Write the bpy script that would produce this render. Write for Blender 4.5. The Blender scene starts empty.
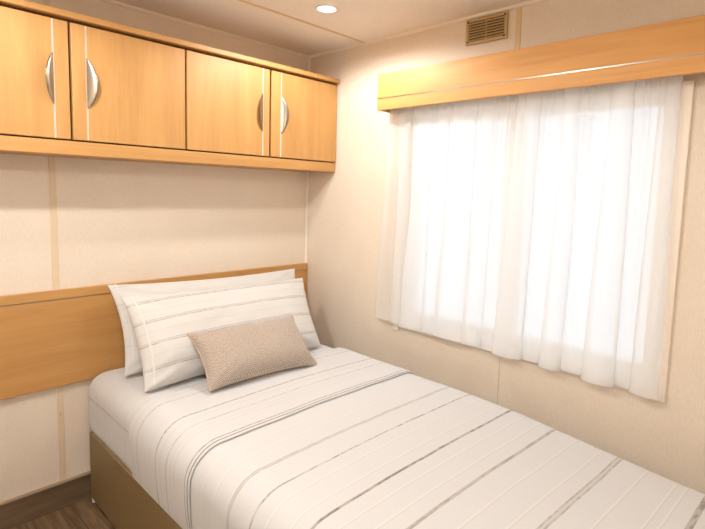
import bpy, bmesh, math, random
from mathutils import Vector, Matrix, noise
random.seed(4)
S = bpy.context.scene
COL = S.collection

# ------------------------------------------------------------------ helpers
def tag(o, label=None, cat=None, group=None, kind=None):
    if label: o['label'] = label
    if cat: o['category'] = cat
    if group: o['group'] = group
    if kind: o['kind'] = kind
    return o

def empty(name, loc, rz=0.0):
    o = bpy.data.objects.new(name, None)
    o.empty_display_size = 0.05
    o.location = loc
    o.rotation_euler = (0, 0, rz)
    COL.objects.link(o)
    return o

def link(name, bm, mat, parent=None, loc=(0, 0, 0), smooth=False, bevel=0.0, seg=2):
    """link a bmesh (coordinates local to loc / parent) as one mesh object"""
    bmesh.ops.recalc_face_normals(bm, faces=bm.faces)
    me = bpy.data.meshes.new(name)
    bm.to_mesh(me); bm.free()
    if smooth:
        for p in me.polygons: p.use_smooth = True
    me.materials.append(mat)
    o = bpy.data.objects.new(name, me)
    o.location = loc
    COL.objects.link(o)
    if parent is not None: o.parent = parent
    if bevel > 0:
        b = o.modifiers.new('bevel', 'BEVEL')
        b.width = bevel; b.segments = seg; b.limit_method = 'ANGLE'
        b.angle_limit = math.radians(40)
    return o

def box(bm, x0, x1, y0, y1, z0, z1):
    vs = [bm.verts.new((x, y, z)) for x in (x0, x1) for y in (y0, y1) for z in (z0, z1)]
    for f in ((0, 1, 3, 2), (4, 6, 7, 5), (0, 4, 5, 1), (2, 3, 7, 6), (0, 2, 6, 4), (1, 5, 7, 3)):
        bm.faces.new([vs[i] for i in f])

def boxes(*bs):
    bm = bmesh.new()
    for b in bs: box(bm, *b)
    return bm

def cyl(bm, c, r, h, axis='Z', n=24):
    ret = bmesh.ops.create_cone(bm, cap_ends=True, segments=n, radius1=r, radius2=r, depth=h)
    M = Matrix.Translation(c)
    if axis == 'X': M = M @ Matrix.Rotation(math.pi/2, 4, 'Y')
    if axis == 'Y': M = M @ Matrix.Rotation(math.pi/2, 4, 'X')
    bmesh.ops.transform(bm, matrix=M, verts=ret['verts'])

def lathe(bm, prof, n=40, c=(0, 0, 0)):
    rings = []
    for r, z in prof:
        rings.append([bm.verts.new((c[0]+r*math.cos(2*math.pi*i/n), c[1]+r*math.sin(2*math.pi*i/n), c[2]+z)) for i in range(n)])
    for a, b in zip(rings, rings[1:]):
        for i in range(n):
            bm.faces.new((a[i], a[(i+1) % n], b[(i+1) % n], b[i]))
    return rings

def grid(bm, rows, closed=False):
    V = [[bm.verts.new(p) for p in r] for r in rows]
    for a, b in zip(V, V[1:]):
        for i in range(len(a)-1):
            bm.faces.new((a[i], a[i+1], b[i+1], b[i]))
    return V

# ------------------------------------------------------------------ materials
class NT:
    def __init__(s, name):
        s.m = bpy.data.materials.new(name); s.m.use_nodes = True
        s.t = s.m.node_tree; s.t.nodes.clear()
        s.out = s.n('ShaderNodeOutputMaterial')
    def n(s, typ, **kw):
        x = s.t.nodes.new(typ)
        for k, v in kw.items(): setattr(x, k, v)
        return x
    def l(s, a, b): s.t.links.new(a, b)
    def val(s, node, **kw):
        for k, v in kw.items(): node.inputs[k.replace('_', ' ')].default_value = v
        return node
    def coord(s, scale=(1, 1, 1), rand=False):
        tc = s.n('ShaderNodeTexCoord'); mp = s.n('ShaderNodeMapping')
        mp.inputs['Scale'].default_value = scale
        s.l(tc.outputs['Object'], mp.inputs['Vector'])
        if rand:
            oi = s.n('ShaderNodeObjectInfo'); m = s.n('ShaderNodeMath', operation='MULTIPLY')
            m.inputs[1].default_value = 37.0
            s.l(oi.outputs['Random'], m.inputs[0])
            s.l(m.outputs[0], mp.inputs['Location'])
        return mp.outputs['Vector']
    def math(s, op, a, b=None, c=None):
        m = s.n('ShaderNodeMath', operation=op)
        for i, v in enumerate((a, b, c)):
            if v is None: continue
            if isinstance(v, (int, float)): m.inputs[i].default_value = v
            else: s.l(v, m.inputs[i])
        return m.outputs[0]
    def noise(s, vec, scale, detail=3, rough=.5, dist=0.0):
        t = s.n('ShaderNodeTexNoise'); s.val(t, Scale=scale, Detail=detail, Roughness=rough, Distortion=dist)
        s.l(vec, t.inputs['Vector']); return t.outputs['Fac']
    def ramp(s, fac, stops):
        r = s.n('ShaderNodeValToRGB'); e = r.color_ramp.elements
        while len(e) < len(stops): e.new(.5)
        for k, (p, c) in zip(e, stops): k.position = p; k.color = (*c, 1)
        s.l(fac, r.inputs['Fac']); return r.outputs['Color']
    def mix(s, fac, a, b):
        m = s.n('ShaderNodeMix', data_type='RGBA')
        for sock, v in ((m.inputs[0], fac), (m.inputs[6], a), (m.inputs[7], b)):
            if isinstance(v, (int, float)): sock.default_value = v
            elif isinstance(v, tuple): sock.default_value = (*v, 1)
            else: s.l(v, sock)
        return m.outputs[2]
    def bump(s, h, strength, dist=.001):
        b = s.n('ShaderNodeBump'); s.val(b, Strength=strength, Distance=dist)
        s.l(h, b.inputs['Height']); return b.outputs['Normal']
    def bsdf(s, color, rough=.5, metal=0.0, normal=None, spec=.5, sheen=0.0):
        b = s.n('ShaderNodeBsdfPrincipled')
        for k, v in (('Base Color', color), ('Roughness', rough), ('Metallic', metal)):
            if isinstance(v, tuple): b.inputs[k].default_value = (*v, 1)
            elif isinstance(v, (int, float)): b.inputs[k].default_value = v
            else: s.l(v, b.inputs[k])
        b.inputs['Specular IOR Level'].default_value = spec
        b.inputs['Sheen Weight'].default_value = sheen
        if normal is not None: s.l(normal, b.inputs['Normal'])
        s.l(b.outputs[0], s.out.inputs[0]); return b

def mat_plain(name, color, rough=.5, metal=0.0, spec=.5):
    s = NT(name); s.bsdf(color, rough, metal, spec=spec); return s.m

def mat_wood(name, axis, c0, c1, c2, rough=.5, fine=1.0):
    """maple-like veneer with the grain running along the given axis"""
    s = NT(name)
    sc = [9.0, 9.0, 9.0]; sc['xyz'.index(axis)] = .9
    v = s.coord(tuple(sc), True)
    a = s.noise(v, 1.3*fine, 5, .55, 1.2)
    sc2 = [70.0, 70.0, 70.0]; sc2['xyz'.index(axis)] = 3.0
    b = s.noise(s.coord(tuple(sc2), True), 1.5, 3, .6)
    f = s.math('ADD', s.math('MULTIPLY', a, .75), s.math('MULTIPLY', b, .25))
    col = s.ramp(f, [(.3, c0), (.5, c1), (.72, c2)])
    s.bsdf(col, rough, 0, s.bump(b, .06, .0006))
    return s.m

W0, W1, W2 = (.42, .212, .064), (.505, .266, .086), (.565, .315, .111)
wood_x = mat_wood('honey_maple_horizontal', 'x', W0, W1, W2)
wood_y = mat_wood('honey_maple_lengthwise', 'y', W0, W1, W2)
wood_z = mat_wood('honey_maple_upright', 'z', W0, W1, W2)
wood_pelmet = mat_wood('golden_maple_pelmet', 'y', (.56, .275, .082), (.65, .335, .105), (.71, .39, .14), .5)
gap_shade = mat_plain('door_gap_shade', (.10, .045, .015), .6)  # shade in the gaps between the doors, painted as dark brown
base_wood = mat_wood('brown_skirting_wood', 'x', (.085, .056, .032), (.155, .106, .063), (.235, .168, .105), .45)
metal = mat_plain('brushed_nickel', (.33, .28, .225), .30, 1.0)
strip_metal = mat_plain('satin_strip_metal', (.82, .79, .74), .35, .7)
dark_strip = mat_plain('bronze_strip_metal', (.34, .28, .21), .40, .8)
white_plastic = mat_plain('white_upvc', (.86, .86, .85), .35)
trim_paint = mat_plain('ivory_trim', (.80, .74, .65), .5)
tan_strip = mat_plain('tan_joint_strip', (.68, .52, .32), .5)
tan_strip_pale = mat_plain('pale_joint_strip', (.69, .56, .40), .55)
brass = mat_plain('tan_vent_plastic', (.48, .34, .165), .42)
dark = mat_plain('dark_recess', (.03, .022, .015), .7)
screw_m = mat_plain('dark_screw', (.07, .055, .04), .5, .5)

def mat_wall():
    s = NT('cream_vinyl_wallboard')
    f = s.noise(s.coord((1, 1, .35)), 160, 3, .7)
    g = s.noise(s.coord((1, 1, .5)), 9, 2, .5)
    h = s.math('ADD', s.math('MULTIPLY', f, .75), s.math('MULTIPLY', g, .25))
    col = s.ramp(h, [(.3, (.695, .608, .505)), (.7, (.78, .700, .600))])
    s.bsdf(col, .6, 0, s.bump(f, .12, .0008), spec=.3)
    return s.m
wall_m = mat_wall()
def mat_ceiling():
    s = NT('pale_ceiling_board')
    f = s.noise(s.coord(), 120, 2, .6)
    s.bsdf(s.ramp(f, [(.3, (.79, .745, .69)), (.7, (.84, .80, .745))]), .6, spec=.3)
    return s.m
ceil_m = mat_ceiling()

def mat_floor():
    s = NT('brown_vinyl_planks')
    v = s.coord()
    sep = s.n('ShaderNodeSeparateXYZ'); s.l(v, sep.inputs[0])
    plank = s.math('FLOOR', s.math('MULTIPLY', sep.outputs[0], 7.0))
    frac = s.math('FRACT', s.math('MULTIPLY', sep.outputs[0], 7.0))
    groove = s.math('LESS_THAN', frac, .02)
    comb = s.n('ShaderNodeCombineXYZ')
    s.l(s.math('MULTIPLY', sep.outputs[0], 26.0), comb.inputs[0])
    s.l(s.math('ADD', s.math('MULTIPLY', sep.outputs[1], 2.2), s.math('MULTIPLY', plank, 5.3)), comb.inputs[1])
    s.l(plank, comb.inputs[2])
    n = s.noise(comb.outputs[0], 1.4, 6, .65, 1.0)
    col = s.ramp(n, [(.3, (.07, .042, .021)), (.5, (.15, .094, .05)), (.72, (.28, .18, .10))])
    col = s.mix(groove, col, (.04, .025, .015))
    s.bsdf(col, .42, 0, s.bump(n, .1, .001))
    return s.m
floor_m = mat_floor()

def stripes(s, coord, items, base, along, fab_noise):
    """woven stripes: items = (centre, half width, strength, colour, broken?)"""
    col = base
    for k, (c, hw, st, cc, br) in enumerate(items):
        m = s.math('COMPARE', coord, c, hw)
        if br:
            comb = s.n('ShaderNodeCombineXYZ'); s.l(along, comb.inputs[0]); comb.inputs[1].default_value = k*7.3
            comb.inputs[2].default_value = 0
            s.l(s.math('MULTIPLY', coord, 3.0), comb.inputs[2])
            n = s.noise(comb.outputs[0], br, 2, .6)
            mr = s.n('ShaderNodeMapRange'); s.val(mr, From_Min=.42, From_Max=.58, To_Min=.30, To_Max=1.0)
            s.l(n, mr.inputs['Value'])
            m = s.math('MULTIPLY', m, mr.outputs[0])
        m = s.math('MULTIPLY', m, st)
        col = s.mix(m, col, cc)
    return col

def mat_linen(name, axis, items, base=(.608, .616, .630), side=None, extra_fold=0.0):
    s = NT(name)
    v = s.coord()
    sep = s.n('ShaderNodeSeparateXYZ'); s.l(v, sep.inputs[0])
    ax = 'xyz'.index(axis)
    wob = s.math('MULTIPLY', s.math('SUBTRACT', s.noise(v, 2.2, 2, .5), .5), .012)
    c = s.math('ADD', sep.outputs[ax], wob)
    al = sep.outputs[0]
    w1 = s.noise(s.coord((1, 14, 14)), 42, 2, .6)
    w2 = s.noise(s.coord((14, 1, 14)), 42, 2, .6)
    w = s.math('ADD', s.math('MULTIPLY', w1, .5), s.math('MULTIPLY', w2, .5))
    bcol = s.mix(w, tuple(x*.955 for x in base), tuple(min(1, x*1.035) for x in base))
    col = stripes(s, c, items, bcol, al, w)
    if side:
        col = stripes(s, s.math('ADD', sep.outputs[2], wob), side, col, sep.outputs[1], w)
    cr = s.noise(v, 7, 4, .55, .6)
    h = s.math('ADD', s.math('MULTIPLY', w, .15), s.math('MULTIPLY', cr, extra_fold))
    s.bsdf(col, .85, 0, s.bump(h, .25, .004), spec=.15, sheen=.15)
    return s.m

GD, GM, GL, WH, TN = (.20, .172, .15), (.30, .27, .24), (.43, .40, .37), (.72, .705, .69), (.50, .43, .35)
def raised(c): return [(c, .0026, .45, WH, 0), (c-.0042, .0011, .38, GL, 0)]
def dbl(c, hw, col, st, br): return [(c, hw, st*.55, GL, 0), (c+hw*.72, hw*.32, st, col, br), (c-hw*.72, hw*.32, st, col, br)]
main_items = (raised(-0.9926) + raised(-1.0557) + dbl(-1.1343, .006, GM, .65, 30) + [(-1.2324, .0032, .95, GM, 45)]
    + raised(-1.2858) + raised(-1.3586) + [(-1.4101, .0046, .7, GL, 0), (-1.4101, .0040, .9, GD, 26)]
    + raised(-1.4635) + raised(-1.5237) + [(-1.5771, .0056, .6, GL, 0), (-1.5771, .0046, .75, GM, 24)]
    + raised(-1.6557) + raised(-1.7344) + dbl(-1.7897, .0085, GM, .7, 30)
    + raised(-1.8684) + raised(-1.949) + raised(-1.9762) + [(-2.0267, .008, .6, GL, 0), (-2.0267, .007, .8, GD, 28)] + raised(-2.0946))
flap_items = ([(-0.515, .0016, .45, TN, 0), (-0.556, .0026, .75, GM, 60), (-0.6576, .0012, .3, TN, 0), (-0.702, .0030, .95, GD, 80), (-0.7352, .0018, .35, TN, 0), (-0.7789, .0026, .65, GM, 26),
    (-0.8081, .0015, .35, TN, 0), (-0.8323, .002, .35, TN, 0), (-0.9061, .004, .5, GL, 0), (-0.9061, .0018, .9, GD, 50), (-0.9217, .0022, .95, GD, 0)])
duvet_m = mat_linen('striped_linen_duvet', 'y', main_items, extra_fold=.35)
flap_m = mat_linen('striped_linen_turndown', 'y', flap_items, extra_fold=.45)
sheet_m = mat_linen('striped_linen_sheet', 'y', [(-.10, .0014, .35, TN, 0), (-.19, .0014, .35, TN, 0), (-.235, .002, .4, TN, 40), (-.33, .002, .45, TN, 30), (-.40, .0014, .4, TN, 0), (-.45, .002, .35, TN, 0)],
    side=[(.152, .0028, .8, GM, 45), (.143, .0014, .45, GL, 0)], extra_fold=.5)
pil_items = []
for c in (.150, .062, -.030, -.125):
    pil_items += [(c, .0050, .30, GL, 0), (c+.0050, .0013, .6, GM, 55), (c-.0045, .0015, .7, GD, 55)]
pil_items += [(.196, .0014, .4, TN, 0), (.105, .0014, .35, TN, 0), (.017, .0014, .35, TN, 0), (-.078, .0014, .35, TN, 0)]
pillow_m = mat_linen('striped_pillow_linen', 'y', pil_items, base=(.63, .622, .608), extra_fold=.55)
back_pillow_m = mat_linen('faint_striped_pillow_linen', 'y', [(.178, .0022, .6, GL, 50), (.10, .0022, .6, GL, 50), (.02, .0022, .5, GL, 50), (-.08, .0022, .5, GL, 50)],
    base=(.63, .622, .608), extra_fold=.5)
hem_m = mat_linen('pillow_hem_linen', 'y', [], base=(.68, .67, .655), extra_fold=.2)

def mat_herringbone():
    s = NT('oatmeal_herringbone_weave')
    v = s.coord(); sep = s.n('ShaderNodeSeparateXYZ'); s.l(v, sep.inputs[0])
    zig = s.math('PINGPONG', sep.outputs[0], .0078)
    d = s.math('ADD', sep.outputs[1], zig)
    wv = s.math('SINE', s.math('MULTIPLY', d, 2*math.pi/.0062))
    wv2 = s.math('ADD', s.math('MULTIPLY', wv, .5), .5)
    n = s.noise(v, 170, 3, .6)
    f = s.math('ADD', s.math('MULTIPLY', wv2, .6), s.math('MULTIPLY', n, .4))
    col = s.ramp(f, [(.15, (.20, .155, .122)), (.5, (.42, .352, .295)), (.85, (.68, .60, .52))])
    s.bsdf(col, .9, 0, s.bump(f, .6, .0016), spec=.15, sheen=.2)
    return s.m
herring = mat_herringbone()
pipe_m = mat_plain('oatmeal_seam_cord', (.50, .405, .315), .9, spec=.15)

def mat_leatherette():
    s = NT('olive_brown_leatherette')
    n = s.noise(s.coord(), 260, 3, .6)
    s.bsdf(s.ramp(n, [(.3, (.205, .14, .065)), (.7, (.24, .17, .082))]), .5, 0, s.bump(n, .15, .0006), spec=.4)
    return s.m
leather = mat_leatherette()

def mat_sheer(name, tr):
    s = NT(name)
    v = s.coord()
    n = s.noise(s.coord((1, 60, 2)), 12, 2, .6)
    dif = s.n('ShaderNodeBsdfDiffuse'); dif.inputs[0].default_value = (.92, .915, .91, 1)
    trl = s.n('ShaderNodeBsdfTranslucent'); trl.inputs[0].default_value = (.92, .918, .915, 1)
    m1 = s.n('ShaderNodeMixShader'); m1.inputs[0].default_value = .5
    s.l(dif.outputs[0], m1.inputs[1]); s.l(trl.outputs[0], m1.inputs[2])
    tp = s.n('ShaderNodeBsdfTransparent')
    m2 = s.n('ShaderNodeMixShader')
    mr = s.n('ShaderNodeMapRange'); s.val(mr, From_Min=.3, From_Max=.7, To_Min=tr+.015, To_Max=tr-.015)
    s.l(n, mr.inputs['Value']); s.l(mr.outputs[0], m2.inputs[0])
    s.l(m1.outputs[0], m2.inputs[1]); s.l(tp.outputs[0], m2.inputs[2])
    s.l(m2.outputs[0], s.out.inputs[0]); return s.m
sheer = mat_sheer('white_sheer_voile', .35)

def mat_glass():
    s = NT('window_glass')
    tp = s.n('ShaderNodeBsdfTransparent'); gl = s.n('ShaderNodeBsdfGlossy'); gl.inputs['Roughness'].default_value = .02
    m = s.n('ShaderNodeMixShader'); m.inputs[0].default_value = .06
    s.l(tp.outputs[0], m.inputs[1]); s.l(gl.outputs[0], m.inputs[2]); s.l(m.outputs[0], s.out.inputs[0])
    return s.m
glass = mat_glass()

def mat_lamp():
    s = NT('lit_lamp_lens')
    e = s.n('ShaderNodeEmission'); e.inputs[0].default_value = (1, .90, .74, 1); e.inputs[1].default_value = 9
    s.l(e.outputs[0], s.out.inputs[0]); return s.m
lamp_m = mat_lamp()

# ------------------------------------------------------------------ the setting
XL, YB, ZC = -2.35, -3.05, 2.112
T = .08
tag(link('floor', boxes((XL-T, T, YB-T, T, -.08, 0)), floor_m), 'brown wood-look plank floor', kind='structure')
tag(link('ceiling', boxes((XL-T, T, YB-T, T, ZC, ZC+.06)), ceil_m), 'pale ceiling board', kind='structure')
tag(link('wall_back', boxes((XL-T, T, 0, T, 0, ZC)), wall_m), 'cream wallboard behind the headboard', kind='structure')
tag(link('wall_left', boxes((XL-T, XL, YB, 0, 0, ZC)), wall_m), 'cream wallboard', kind='structure')
tag(link('wall_front', boxes((XL-T, T, YB-T, YB, 0, ZC)), wall_m), 'cream wallboard', kind='structure')
WY0, WY1, WZ0, WZ1 = -1.865, -.735, .705, 1.735          # window opening
tag(link('wall_right', boxes((0, T, YB, WY0, 0, ZC), (0, T, WY1, 0, 0, ZC), (0, T, WY0, WY1, 0, WZ0), (0, T, WY0, WY1, WZ1, ZC)), wall_m),
    'cream wallboard around the window', kind='structure')

def trim(name, bm, m, label, **k):
    return tag(link(name, bm, m, **k), label, kind='structure')
# coves between walls and ceiling
def cove(axis):
    bm = bmesh.new()
    prof = [(0, 0), (.004, 0), (.010, .005), (.014, .012), (0, .012)]
    ends = []
    for e in ((XL, -.001) if axis == 'x' else (YB, -.001)):
        ends.append([bm.verts.new((e, -a, 2.1+b) if axis == 'x' else (-a, e, 2.1+b)) for a, b in prof])
    for i in range(5):
        bm.faces.new((ends[0][i], ends[0][(i+1) % 5], ends[1][(i+1) % 5], ends[1][i]))
    bm.faces.new(ends[0]); bm.faces.new(ends[1])
    return bm
trim('trim_1', cove('x'), trim_paint, 'pale cove where back wall meets ceiling')
trim('trim_2', cove('y'), trim_paint, 'pale cove where window wall meets ceiling')
bm = bmesh.new(); cyl(bm, (-.004, -.004, 1.05), .0075, 2.1, n=16)
trim('trim_3', bm, trim_paint, 'pale bead in the corner of the room', smooth=False)
# joint strips over the wallboard seams
t4 = trim('trim_4', boxes((-1.319, -1.296, -.003, 0, .11, 2.1)), tan_strip_pale, 'tan joint strip up the back wall', bevel=.001)
for z in (.400, .410):
    bm = bmesh.new(); cyl(bm, (-1.308, -.0033, z), .0017, .002, 'Y', 10)
    link('screw', bm, screw_m, t4)
trim('trim_5', boxes((-.003, 0, -1.292, -1.268, 1.735, 2.1)), tan_strip, 'tan joint strip above the pelmet', bevel=.001)
trim('trim_6', boxes((-.0012, 0, -1.2835, -1.2795, 0, .705)), mat_plain('wall_seam', (.60, .51, .42), .7), 'thin board seam below the window')
trim('trim_7', boxes((XL, 0, -.446, -.430, ZC-.003, ZC)), tan_strip, 'tan joint strip across the ceiling', bevel=.001)
# skirting
bb = tag(link('baseboard_back', boxes((XL, -.02, -.016, 0, 0, .108)), base_wood, bevel=.002), 'brown wood-look skirting under the headboard wall', kind='structure')
link('cap', boxes((XL, -.02, -.018, 0, .108, .1145)), mat_plain('skirting_cap', (.30, .215, .135), .45), bb, bevel=.0015)

# window
w = tag(empty('window_1', (0, (WY0+WY1)/2, WZ0)), 'white framed window behind the sheer curtain', kind='structure')
wy, wz = (WY0+WY1)/2, WZ0
def wbox(*bs):
    return boxes(*[(a, b, c-wy, d-wy, e-wz, f-wz) for a, b, c, d, e, f in bs])
link('window_frame', wbox((.032, .074, WY0, WY0+.05, WZ0, WZ1), (.032, .074, WY1-.05, WY1, WZ0, WZ1),
    (.032, .074, WY0+.05, WY1-.05, WZ0, WZ0+.05), (.032, .074, WY0+.05, WY1-.05, WZ1-.055, WZ1)), white_plastic, w, bevel=.004)
link('mullion', wbox((.030, .076, -1.315, -1.235, WZ0+.05, WZ1-.055)), white_plastic, w, bevel=.004)
link('transom', wbox((.028, .072, WY0+.05, WY1-.05, WZ0+.047, WZ0+.068)), white_plastic, w, bevel=.003)
link('pane', wbox((.050, .056, -1.235, WY1-.05, WZ0+.068, WZ1-.055)), glass, w)
link('pane', wbox((.050, .056, WY0+.05, -1.315, WZ0+.068, WZ1-.055)), glass, w)
link('window_sill', wbox((-.022, .032, WY0, WY1, WZ0-.012, WZ0+.016)), white_plastic, w, bevel=.005)
cas = mat_plain('ivory_window_casing', (.80, .72, .63), .5)
link('casing', wbox((-.016, 0, -1.905, -1.872, .672, 1.742)), cas, w, bevel=.003)
link('casing', wbox((-.016, 0, -.728, -.695, .672, 1.742)), cas, w, bevel=.003)

# ------------------------------------------------------------------ overhead cabinet
ZB = 1.458
CX0, CX1 = -1.752, -.004
cab = tag(empty('overhead_cabinet', ((CX0+CX1)/2, 0, ZB)), 'long honey-maple overhead cabinet with four doors mounted above the bed', 'cabinet')
ox = (CX0+CX1)/2
def cb(*bs): return boxes(*[(a-ox, b-ox, c, d, e-ZB, f-ZB) for a, b, c, d, e, f in bs])
link('carcass', cb((CX0, CX1, -.222, -.002, 1.490, 1.930)), wood_z, cab, bevel=.002)
tag(link('gap_shade_panel', cb((CX0+.004, CX1-.004, -.2265, -.2225, 1.505, 1.929)), gap_shade, cab), 'dark panel painting the shade in the gaps between the doors')
link('cornice', cb((CX0-.01, CX1+.002, -.262, -.002, 1.9305, 1.953)), wood_x, cab, bevel=.004, seg=3)
link('bottom_rail', cb((CX0-.002, CX1-.004, -.240, -.002, ZB, 1.508)), wood_x, cab, bevel=.003)

def handle_mesh(sign):
    """half-moon pull: chord lies on the strip, cupped lip rises to the arc"""
    H, R, L = .089, .031, .022
    rows = []
    for i in range(25):
        a = -1+2*i/24
        wv = R*max(0.0, 1-abs(a)**2.0)**.85
        row = []
        for j in range(9):
            t = j/8
            up = .0015+L*(wv/R)*(1-(1-t)**1.7) if wv > 0 else .0015
            row.append((sign*wv*t, -up, a*H))
        for j in range(8, -1, -1):
            t = j/8
            up = .0002+L*(wv/R)*(1-(1-t)**1.7) if wv > 0 else .0002
            row.append((sign*max(0, wv*t-.0015*t), -up, a*H))
        rows.append(row)
    bm = bmesh.new(); grid(bm, rows)
    bmesh.ops.remove_doubles(bm, verts=bm.verts, dist=1e-6)
    return bm
doors = [(-1.742, -1.310, -1.359, -1), (-1.3015, -.8755, -1.253, 1), (-.8675, -.4485, -.487, -1), (-.4390, -.008, -.381, 1)]
names = ['door with its handle at the right edge, leftmost', None, None, None]
for x0, x1, xs, sg in doors:
    c = (x0+x1)/2
    d = link('door', boxes((x0-c, x1-c, -.0185, 0, -.2035, .2035)), wood_z, cab, loc=(c-ox, -.227, 1.7165-ZB), bevel=.0025)
    tag(link('inlay_strip', boxes((xs-.003-c, xs+.003-c, -.0192, -.0183, -.2015, .2015)), strip_metal, d), 'thin vertical metal strip')
    tag(link('handle', handle_mesh(sg), metal, d, loc=(xs-c, -.0185, 1.717-1.7165), smooth=True), 'half-moon nickel pull handle')

# ------------------------------------------------------------------ pelmet over the window
PY0, PY1 = -2.12, -.633
pel = tag(empty('window_pelmet', (0, (PY0+PY1)/2, 1.742)), 'honey-maple box pelmet above the window hiding the curtain rail', 'pelmet')
py = (PY0+PY1)/2
def pb(*bs): return boxes(*[(a, b, c-py, d-py, e-1.742, f-1.742) for a, b, c, d, e, f in bs])
link('fascia_board', pb((-.112, -.094, PY0, PY1, 1.742, 1.909)), wood_pelmet, pel, bevel=.002)
link('top_board', pb((-.094, -.001, PY0, PY1, 1.888, 1.904)), wood_y, pel, bevel=.001)
link('end_board', pb((-.094, -.001, PY1-.016, PY1, 1.742, 1.888)), wood_y, pel, bevel=.001)
link('end_board', pb((-.094, -.001, PY0, PY0+.016, 1.742, 1.888)), wood_y, pel, bevel=.001)
tag(link('inlay_strip', pb((-.1132, -.1118, PY0, PY1, 1.7935, 1.7975)), mat_plain('pelmet_strip_metal', (.46, .42, .37), .3, 1.0), pel), 'thin metal line along the lower third')
bm = bmesh.new(); cyl(bm, (-.045, 0, 1.80-1.742), .007, 1.24, 'X', 12)
bmesh.ops.rotate(bm, verts=bm.verts, cent=(-.045, 0, .058), matrix=Matrix.Rotation(math.pi/2, 3, 'Z'))
bmesh.ops.translate(bm, verts=bm.verts, vec=(0, -1.285-py, 0))
link('curtain_rail', bm, white_plastic, pel)

# ------------------------------------------------------------------ sheer curtain
CY0, CY1, CZT = -1.868, -.668, 1.806
cen = (CY0+CY1)/2
def hem_z(u):                        # u = 0 at the left (near bed head) .. 1 right
    return .724-.036*u
# falling folds at the hem: (left, right, depth) as fractions of the width
FOLDS = [(-.02, .051, .7), (.051, .113, .9), (.113, .200, 1.0), (.205, .270, .9), (.272, .377, 1.15), (.385, .456, .8), (.520, .606, 1.3),
         (.680, .738, 1.2), (.818, .892, 1.3), (.948, 1.01, .8)]
rf = random.Random(5)
PLE = []                             # small gathered pleats under the heading
q = -.005
while q < 1.0:
    wdt = rf.uniform(.016, .040); PLE.append((q, q+wdt, rf.uniform(.5, 1.2))); q += wdt*rf.uniform(.85, 1.25)
def curtain_pt(u, t, lift=0.0):      # t = 0 top .. 1 hem
    du = 0; g = 0
    k = .42+.58*min(1, t*1.25)
    for a, b, dp in FOLDS:
        w_ = (b-a)/2*(.80+.20*t); qq = (u-(a+b)/2)/w_
        if abs(qq) < 1:
            du += .66*w_*k*math.sin(math.pi*qq)*dp**.5
            g += dp*k*(1+math.cos(math.pi*qq))/2
    top = max(0, 1-t*2.1)**1.3+.10
    h = 0
    for a, b, dp in PLE:
        w_ = (b-a)/2; qq = (u-(a+b)/2)/w_
        if abs(qq) < 1:
            du += .40*w_*min(1, top)*math.sin(math.pi*qq)*dp
            h += dp*min(1, top)*(1+math.cos(math.pi*qq))/2
    x = -.028-.034*g-.012*h-.003*math.sin(u*31+t*2.5)
    y = CY1+(CY0-CY1)*(u+du)
    y += .042*t*(1-u)**4+.045*math.sin(math.pi*min(1, max(0, u)))*(t-.75)*.8+.004*math.sin(u*40+t*3)*t
    z = CZT+(hem_z(u)-CZT)*t
    return (max(-.090, min(x-lift, -.0235)), y-cen, z-CZT)
NU, NTT = 760, 40
cur = tag(empty('sheer_curtain', (0, cen, CZT)), 'white sheer voile curtain hanging in soft folds over the window', 'curtain')
bm = bmesh.new(); grid(bm, [[curtain_pt(i/NU, j/NTT) for i in range(NU+1)] for j in range(NTT+1)])
link('drape', bm, sheer, cur, smooth=True)
bm = bmesh.new(); grid(bm, [[curtain_pt(i/NU, .962+.038*j/3, .0015) for i in range(NU+1)] for j in range(4)])
tag(link('hem', bm, sheer, cur, smooth=True), 'doubled hem band along the bottom')
bm = bmesh.new(); grid(bm, [[curtain_pt(i/NU, .065*j/4, .0015) for i in range(NU+1)] for j in range(5)])
tag(link('heading_tape', bm, sheer, cur, smooth=True), 'gathered heading at the top')

# ------------------------------------------------------------------ headboard
hb = tag(empty('headboard', (-1.16, 0, .529)), 'long honey-maple headboard panel fixed along the back wall', 'headboard')
def hbb(*bs): return boxes(*[(a+1.16, b+1.16, c, d, e-.529, f-.529) for a, b, c, d, e, f in bs])
link('panel', hbb((XL+.01, -.004, -.020, -.0035, .529, .888)), wood_x, hb, bevel=.0015)
link('top_rail', hbb((XL+.01, -.004, -.021, -.0035, .8915, .928)), wood_x, hb, bevel=.002)
tag(link('inlay_strip', hbb((XL+.01, -.004, -.0205, -.0035, .888, .8915)), dark_strip, hb), 'thin bronze metal line below the top rail')

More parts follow.
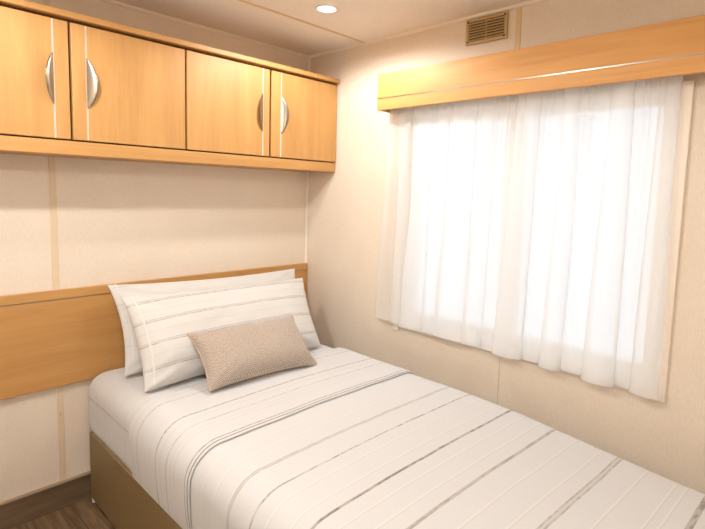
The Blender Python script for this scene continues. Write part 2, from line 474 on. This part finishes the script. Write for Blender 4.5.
# ------------------------------------------------------------------ ceiling vent on window wall
VY0, VY1, VZ0, VZ1 = -1.236, -1.043, 1.992, 2.096
vc = ((VY0+VY1)/2, (VZ0+VZ1)/2)
vent = tag(empty('air_vent', (0, vc[0], VZ0)), 'small tan louvred air vent high on the window wall', 'vent')
def vb(*bs): return boxes(*[(a, b, c-vc[0], d-vc[0], e-VZ0, f-VZ0) for a, b, c, d, e, f in bs])
link('backing', vb((-.004, -.0005, VY0+.006, VY1-.006, VZ0+.006, VZ1-.006)), dark, vent)
link('frame', vb((-.013, 0, VY0, VY0+.014, VZ0, VZ1), (-.013, 0, VY1-.014, VY1, VZ0, VZ1),
    (-.013, 0, VY0+.014, VY1-.014, VZ0, VZ0+.012), (-.013, 0, VY0+.014, VY1-.014, VZ1-.012, VZ1)), brass, vent, bevel=.002)
for k in range(7):
    zc = VZ0+.0185+k*.0112
    bm = bmesh.new(); box(bm, -.0055, .0055, VY0+.011-vc[0], VY1-.011-vc[0], -.0019, .0019)
    bmesh.ops.rotate(bm, verts=bm.verts, cent=(0, 0, 0), matrix=Matrix.Rotation(math.radians(-38), 3, 'Y'))
    bmesh.ops.translate(bm, verts=bm.verts, vec=(-.0095, 0, zc-VZ0))
    link('slat', bm, brass, vent)
link('divider', vb((-.0125, -.004, vc[0]-.0015, vc[0]+.0015, VZ0+.011, VZ1-.011)), brass, vent)
for yy in (VY0+.011, VY1-.011):
    for zz in (VZ0+.011, VZ1-.011):
        bm = bmesh.new(); cyl(bm, (-.0135, yy-vc[0], zz-VZ0), .0045, .002, 'X', 14)
        link('screw', bm, screw_m, vent)

# ------------------------------------------------------------------ recessed ceiling lamps
def copy_tree(o, parent=None):
    c = o.copy(); COL.objects.link(c)
    if parent is not None: c.parent = parent
    for ch in list(o.children): copy_tree(ch, c)
    return c
lamp = tag(empty('recessed_downlight', (-.455, -.645, ZC)), 'small round lit downlight recessed in the ceiling near the cabinet', 'ceiling light')
bm = bmesh.new()
lathe(bm, [(.037, -.0005), (.037, -.004), (.040, -.006), (.044, -.005), (.047, -.002), (.047, -.0002)])
link('bezel', bm, white_plastic, lamp, smooth=True)
bm = bmesh.new()
r = lathe(bm, [(.037, -.003), (.022, -.0042), (.008, -.0046)], 32)
bm.faces.new(r[-1])
tag(link('lens', bm, lamp_m, lamp, smooth=True), 'glowing lens')
ld = bpy.data.lights.new('downlight_beam', 'SPOT')
ld.energy = 25; ld.color = (1, .975, .935); ld.spot_size = math.radians(173); ld.spot_blend = .4; ld.shadow_soft_size = .045
lo = bpy.data.objects.new('bulb', ld); COL.objects.link(lo); lo.parent = lamp; lo.location = (0, 0, -.014)
ld2 = ld.copy(); ld2.energy = 54; ld2.spot_size = math.radians(178); ld2.spot_blend = .3
def strong(root):
    for ch in root.children:
        if ch.type == 'LIGHT': ch.data = ld2
for (x, y, lab) in ((-2.0, -2.72, 'added unseen round downlight at the far end of the room'), (-1.75, -.95, 'added unseen round downlight over the floor beside the bed')):  # out-of-view downlights added to brighten the cabinet and back wall
    l2 = copy_tree(lamp); strong(l2); l2.location = (x, y, ZC); l2['label'] = lab

# ------------------------------------------------------------------ bed
RZ = math.radians(-1.1)
BL = (-.66, -.046, 0.0)
XLm, XRm, FOOT = -.550, .512, -2.20
MT = .572                                         # mattress top
base = tag(empty('bed_base', BL, RZ), 'olive-brown leatherette divan base under the mattress', 'bed')
link('body', boxes((-.554, .515, FOOT+.02, -.004, .016, .310)), leather, base, bevel=.005, seg=3)
for px in (-.545, .50):
    for pyy in (-.022, -1.1, FOOT+.06):
        bm = bmesh.new(); cyl(bm, (px, pyy, .008), .009, .0165, n=14)
        tag(link('foot_glide', bm, white_plastic, base), 'small white foot')

def droop(x, y):
    """the bedding sinks a little towards the foot on the window side"""
    q = min(1, max(0, (-y-1.25)/.95)); q = q*q*(3-2*q)
    p = min(1, max(0, (x+.35)/.85))
    return .065*q*p
def section(y, t, zb, r, n=13, nt=46, foot=FOOT, head=None, inset=.001):
    """cross-section points left-bottom -> over the top -> right-bottom, offset outward by t"""
    x0, x1, zt, rr = XLm-t, XRm+t, MT+t, r+t
    pts = []
    for k in range(10): pts.append((XLm-t*(.38+.62*math.sin(math.pi/2*k/10))+inset*max(0, 1-k/3)**2, zb+(zt-rr-zb)*k/10))
    for k in range(n):
        a = math.pi-(math.pi/2)*k/(n-1)
        pts.append((x0+rr+rr*math.cos(a), zt-rr+rr*math.sin(a)))
    for k in range(1, nt):
        u = k/nt
        pts.append((x0+rr+(x1-x0-2*rr)*u, zt+.008*math.sin(math.pi*u)))
    for k in range(n):
        a = math.pi/2-(math.pi/2)*k/(n-1)
        pts.append((x1-rr+rr*math.cos(a), zt-rr+rr*math.sin(a)))
    for k in range(1, 11): pts.append((XRm+t*(.38+.62*math.cos(math.pi/2*k/10)), zt-rr+(zb-zt+rr)*k/10))
    out = []
    cap = 9
    fy = foot-t
    d = y-fy
    if d < rr: cap = zt-rr+math.sqrt(max(0, rr*rr-(rr-d)**2))
    if head is not None and head-y < r*.6:
        e = r*.6; q = e-(head-y); cap = min(cap, zt-e+math.sqrt(max(0, e*e-q*q)))
    for x, z in pts:
        s = (z-zb)/(zt-zb)
        z2 = z-droop(x, y)*max(0, s)
        nx = noise.noise(Vector((x*3.1+5, y*2.3, z*4)))
        n2 = noise.noise(Vector((x*9, y*7+3, z*9)))
        k = .0035*nx+.0016*n2
        topness = 1 if z > zt-rr*.5 else 0
        z2 = min(z2+(k if topness else 0), cap)
        x2 = x+(0 if topness else k*(-1 if x < 0 else 1))
        out.append((x2, y, max(z2, zb)))
    return out

def lin(a, b, n): return [a+(b-a)*i/n for i in range(n+1)]
# mattress in its fitted sheet
mat = tag(empty('mattress', (BL[0], BL[1], .31), RZ), 'thick mattress in a cream striped fitted sheet on the divan base', 'mattress')
ys = lin(0.0, -.05, 8)+lin(-.08, FOOT+.12, 70)+lin(FOOT+.11, FOOT, 12)
rows = [section(y, 0, .311, .095, head=0.0, inset=.004) for y in ys]
rows = [[(x, y, z-.31) for x, y, z in r] for r in rows]
bm = bmesh.new(); V = grid(bm, rows)
for a, b in ((V[0], None), (V[-1], None)):
    bm.faces.new(a)
for j in range(len(V)-1):
    bm.faces.new((V[j][0], V[j+1][0], V[j+1][-1], V[j][-1]))
sheet_local = link('fitted_sheet', bm, sheet_m, mat, smooth=True)
sheet_local['label'] = 'cream sheet with faint stripes'

# duvet with its turned-down edge
duv = tag(empty('duvet', (BL[0], BL[1], .31), RZ), 'cream linen duvet with grey woven stripes covering the bed, top turned down', 'duvet')
TH = .009
ys = lin(-.495, -.52, 4)+lin(-.53, FOOT+.12, 110)+lin(FOOT+.11, FOOT-.012, 14)
rows = [[(x, y+(.02*noise.noise(Vector((x*2, 7, z))) if k == 0 else 0), z) for x, y, z in section(y, TH, .3145, .095)] for k, y in enumerate(ys)]
rows = [[(x, y, z-.31) for x, y, z in r] for r in rows]
bm = bmesh.new(); grid(bm, rows)
cov = link('cover', bm, duvet_m, duv, smooth=True)
md = cov.modifiers.new('thickness', 'SOLIDIFY'); md.thickness = .002; md.offset = -1
# material stripes are given in bed coordinates (object z only shifts)
FE = -0.9275
ys = [(-.480, .003), (-.476, .007), (-.4755, .0115), (-.478, .0155), (-.485, .0175), (-.496, .0185)]
ys += [(y, .0185) for y in lin(-.507, FE+.012, 46)]
ys += [(FE+.006, .0182), (FE+.002, .0170), (FE, .0145), (FE+.0005, .0120), (FE+.003, .0105)]
rows = []
for y, t in ys:
    rows.append([(x, yy+.010*noise.noise(Vector((x*1.7, 3, z*2))), z-.31) for x, yy, z in section(y, t, .3145, .095)])
bm = bmesh.new(); grid(bm, rows)
fl = link('turned_down_edge', bm, flap_m, duv, smooth=True)
tag(fl, 'turned-down band with fine close stripes')

# ------------------------------------------------------------------ pillows
def pillow_mesh(W, H, Tk, seed, nu=64, nv=36, pinch=.03, front=1.0, back=1.0, sag=0.0, wr=.006, drop=0.0, taper=0.0):
    """cushion shape: local x width, y height, z thickness (front = +z)"""
    bm = bmesh.new()
    def pt(u, v, sd):
        e = pinch
        x = W/2*u*(1-e*(1-v*v)**1.0*abs(u)**3)
        y = H/2*v*(1-e*1.5*(1-u*u)**1.0*abs(v)**3)
        x -= taper*(1+u)/2*(1-v)/2
        y -= drop*(1+u)/2*(1+v)/2
        f = max(0, 1-abs(u)**3.2)**.55*max(0, 1-abs(v)**2.7)**.55
        z = Tk/2*f*(front if sd > 0 else back)
        z *= 1-.22*v*sag
        k = noise.noise(Vector((u*2.6+seed, v*2.1, sd*3)))*1.0+.5*noise.noise(Vector((u*6+seed, v*5, sd*2)))
        edge = max(0, 1-max(abs(u), abs(v))**6)
        # creases running in from the corners
        cr = math.sin((abs(u)-abs(v))*22+seed)*max(0, abs(u)+abs(v)-1.1)*.010
        return (x, y, sd*(z+wr*k*edge+cr*edge))
    us = [math.sin(math.pi/2*(-1+2*i/nu)) for i in range(nu+1)]
    vs = [math.sin(math.pi/2*(-1+2*j/nv)) for j in range(nv+1)]
    F = grid(bm, [[pt(u, v, 1) for u in us] for v in vs])
    B = grid(bm, [[pt(u, v, -1) for u in us] for v in vs])
    bmesh.ops.remove_doubles(bm, verts=bm.verts, dist=1e-5)
    return bm, pt

def place(o, bl, br, tl):
    """local x along bl->br, local y towards the top, local z facing the foot of the bed"""
    bl, br, tl = Vector(bl), Vector(br), Vector(tl)
    X = (br-bl).normalized(); Z = X.cross(tl-bl).normalized(); Y = Z.cross(X)
    c = (br+bl)/2
    M = Matrix((X, Y, Z)).transposed().to_4x4(); M.translation = c
    o.matrix_world = M
    return (br-bl).length, (tl-bl).dot(Y)

def pillow(name, label, cat, bl, br, tl, Tk, m, seed, **k):
    root = empty(name, (0, 0, 0))
    Wd, Hd = place(root, bl, br, tl)
    tag(root, label, cat)
    bm, pt = pillow_mesh(Wd, Hd, Tk, seed, **k)
    o = link('cover' if cat == 'cushion' else 'pillowcase', bm, m, root, loc=(0, Hd/2, 0), smooth=True)
    return root, Wd, Hd, pt

bp, Wd, Hd, pt = pillow('pillow', 'cream pillow at the back, leaning on the headboard behind the other pillow', 'pillow',
    (-1.142, -.240, .588), (-.170, -.256, .588), (-1.150, -.078, .938), .115, back_pillow_m, 3.1, sag=.6, pinch=.055, drop=.018, wr=.009)
fp, Wd, Hd, fpt = pillow('pillow', 'striped cream pillow in front, standing between the back pillow and the beige cushion', 'pillow',
    (-1.148, -.443, .586), (-.237, -.455, .586), (-1.135, -.230, .916), .158, pillow_m, 8.4, sag=.6, pinch=.045, drop=.022, wr=.012, taper=.04)
# stitched side hem of the front pillowcase: a band following the surface near its left edge
def band(fpt, Hd, u0, u1, lift=.0012):
    rows = []
    for j in range(33):
        v = math.sin(math.pi/2*(-.985+1.97*j/32))
        rows.append([(lambda p: (p[0], p[1], p[2]+lift))(fpt(u0+(u1-u0)*i/4, v, 1)) for i in range(5)])
    bm = bmesh.new(); grid(bm, rows); return bm
tag(link('side_hem', band(fpt, Hd, -.93, -.915), hem_m, fp, loc=(0, Hd/2, 0), smooth=True), 'stitched hem line at the pillowcase opening')
tag(link('side_hem', band(pt, Hd, -.95, -.937), hem_m, bp, loc=(0, Hd/2, 0), smooth=True), 'stitched hem line at the pillowcase opening')

cu, Wc, Hc, cpt = pillow('lumbar_cushion', 'small oblong beige woven cushion lying against the striped pillow', 'cushion',
    (-.997, -.645, .611), (-.505, -.680, .609), (-.968, -.460, .781), .150, herring, 5.5, pinch=.075, nu=56, nv=32, wr=.003)
# corded seam round its edge
bm = bmesh.new()
loop = []
NN = 40
for i in range(NN): loop.append(cpt(math.sin(math.pi/2*(-1+2*i/NN)), -1, 1))
for i in range(NN): loop.append(cpt(1, math.sin(math.pi/2*(-1+2*i/NN)), 1))
for i in range(NN): loop.append(cpt(-math.sin(math.pi/2*(-1+2*i/NN)), 1, 1))
for i in range(NN): loop.append(cpt(-1, -math.sin(math.pi/2*(-1+2*i/NN)), 1))
n = len(loop); rings = []
for i in range(n):
    a, b, c = Vector(loop[i-1]), Vector(loop[i]), Vector(loop[(i+1) % n])
    tdir = (c-a).normalized(); N1 = Vector((0, 0, 1)); N2 = tdir.cross(N1).normalized()
    rings.append([bm.verts.new(b+N1*.0034*math.cos(q*math.pi/3)+N2*.0034*math.sin(q*math.pi/3)) for q in range(6)])
for i in range(n):
    A, B = rings[i], rings[(i+1) % n]
    for q in range(6): bm.faces.new((A[q], A[(q+1) % 6], B[(q+1) % 6], B[q]))
tag(link('corded_seam', bm, pipe_m, cu, loc=(0, Hc/2, 0), smooth=True), 'corded seam around the cushion edge')

# ------------------------------------------------------------------ daylight
wd = bpy.data.worlds.new('overcast_daylight'); S.world = wd; wd.use_nodes = True
bg = wd.node_tree.nodes['Background']
bg.inputs[0].default_value = (.90, .96, 1.03, 1); bg.inputs[1].default_value = .92
pl = bpy.data.lights.new('window_portal', 'AREA'); pl.shape = 'RECTANGLE'; pl.size = 1.03; pl.size_y = 1.13
pl.cycles.is_portal = True
po = bpy.data.objects.new('window_portal', pl); COL.objects.link(po)
po.location = (.095, (WY0+WY1)/2, (WZ0+WZ1)/2)
po.rotation_euler = (0, math.pi/2, 0)

# ------------------------------------------------------------------ camera
cd = bpy.data.cameras.new('camera'); cam = bpy.data.objects.new('camera', cd); COL.objects.link(cam)
cd.sensor_fit = 'HORIZONTAL'; cd.sensor_width = 36; cd.lens = 503.082/705*36
cd.shift_x = -14.600/705; cd.shift_y = -21.639/705
cd.clip_start = .01
r = Vector((.68299419, -.72985457, .02883117)); u = Vector((.05466105, .09043299, .99440135)); f = Vector((.72837566, .6775944, -.10165982))
M = Matrix((r, u, -f)).transposed().to_4x4(); M.translation = (-1.91953117, -2.27611644, 1.35820221)
cam.matrix_world = M
S.camera = cam
vs = S.view_settings
vs.view_transform = 'Standard'; vs.look = 'None'; vs.gamma = 1; vs.use_curve_mapping = False; vs.exposure = 0.40
S.cycles.use_denoising = True
S.cycles.max_bounces = 12; S.cycles.diffuse_bounces = 8; S.cycles.transparent_max_bounces = 24
S.cycles.sample_clamp_indirect = 6
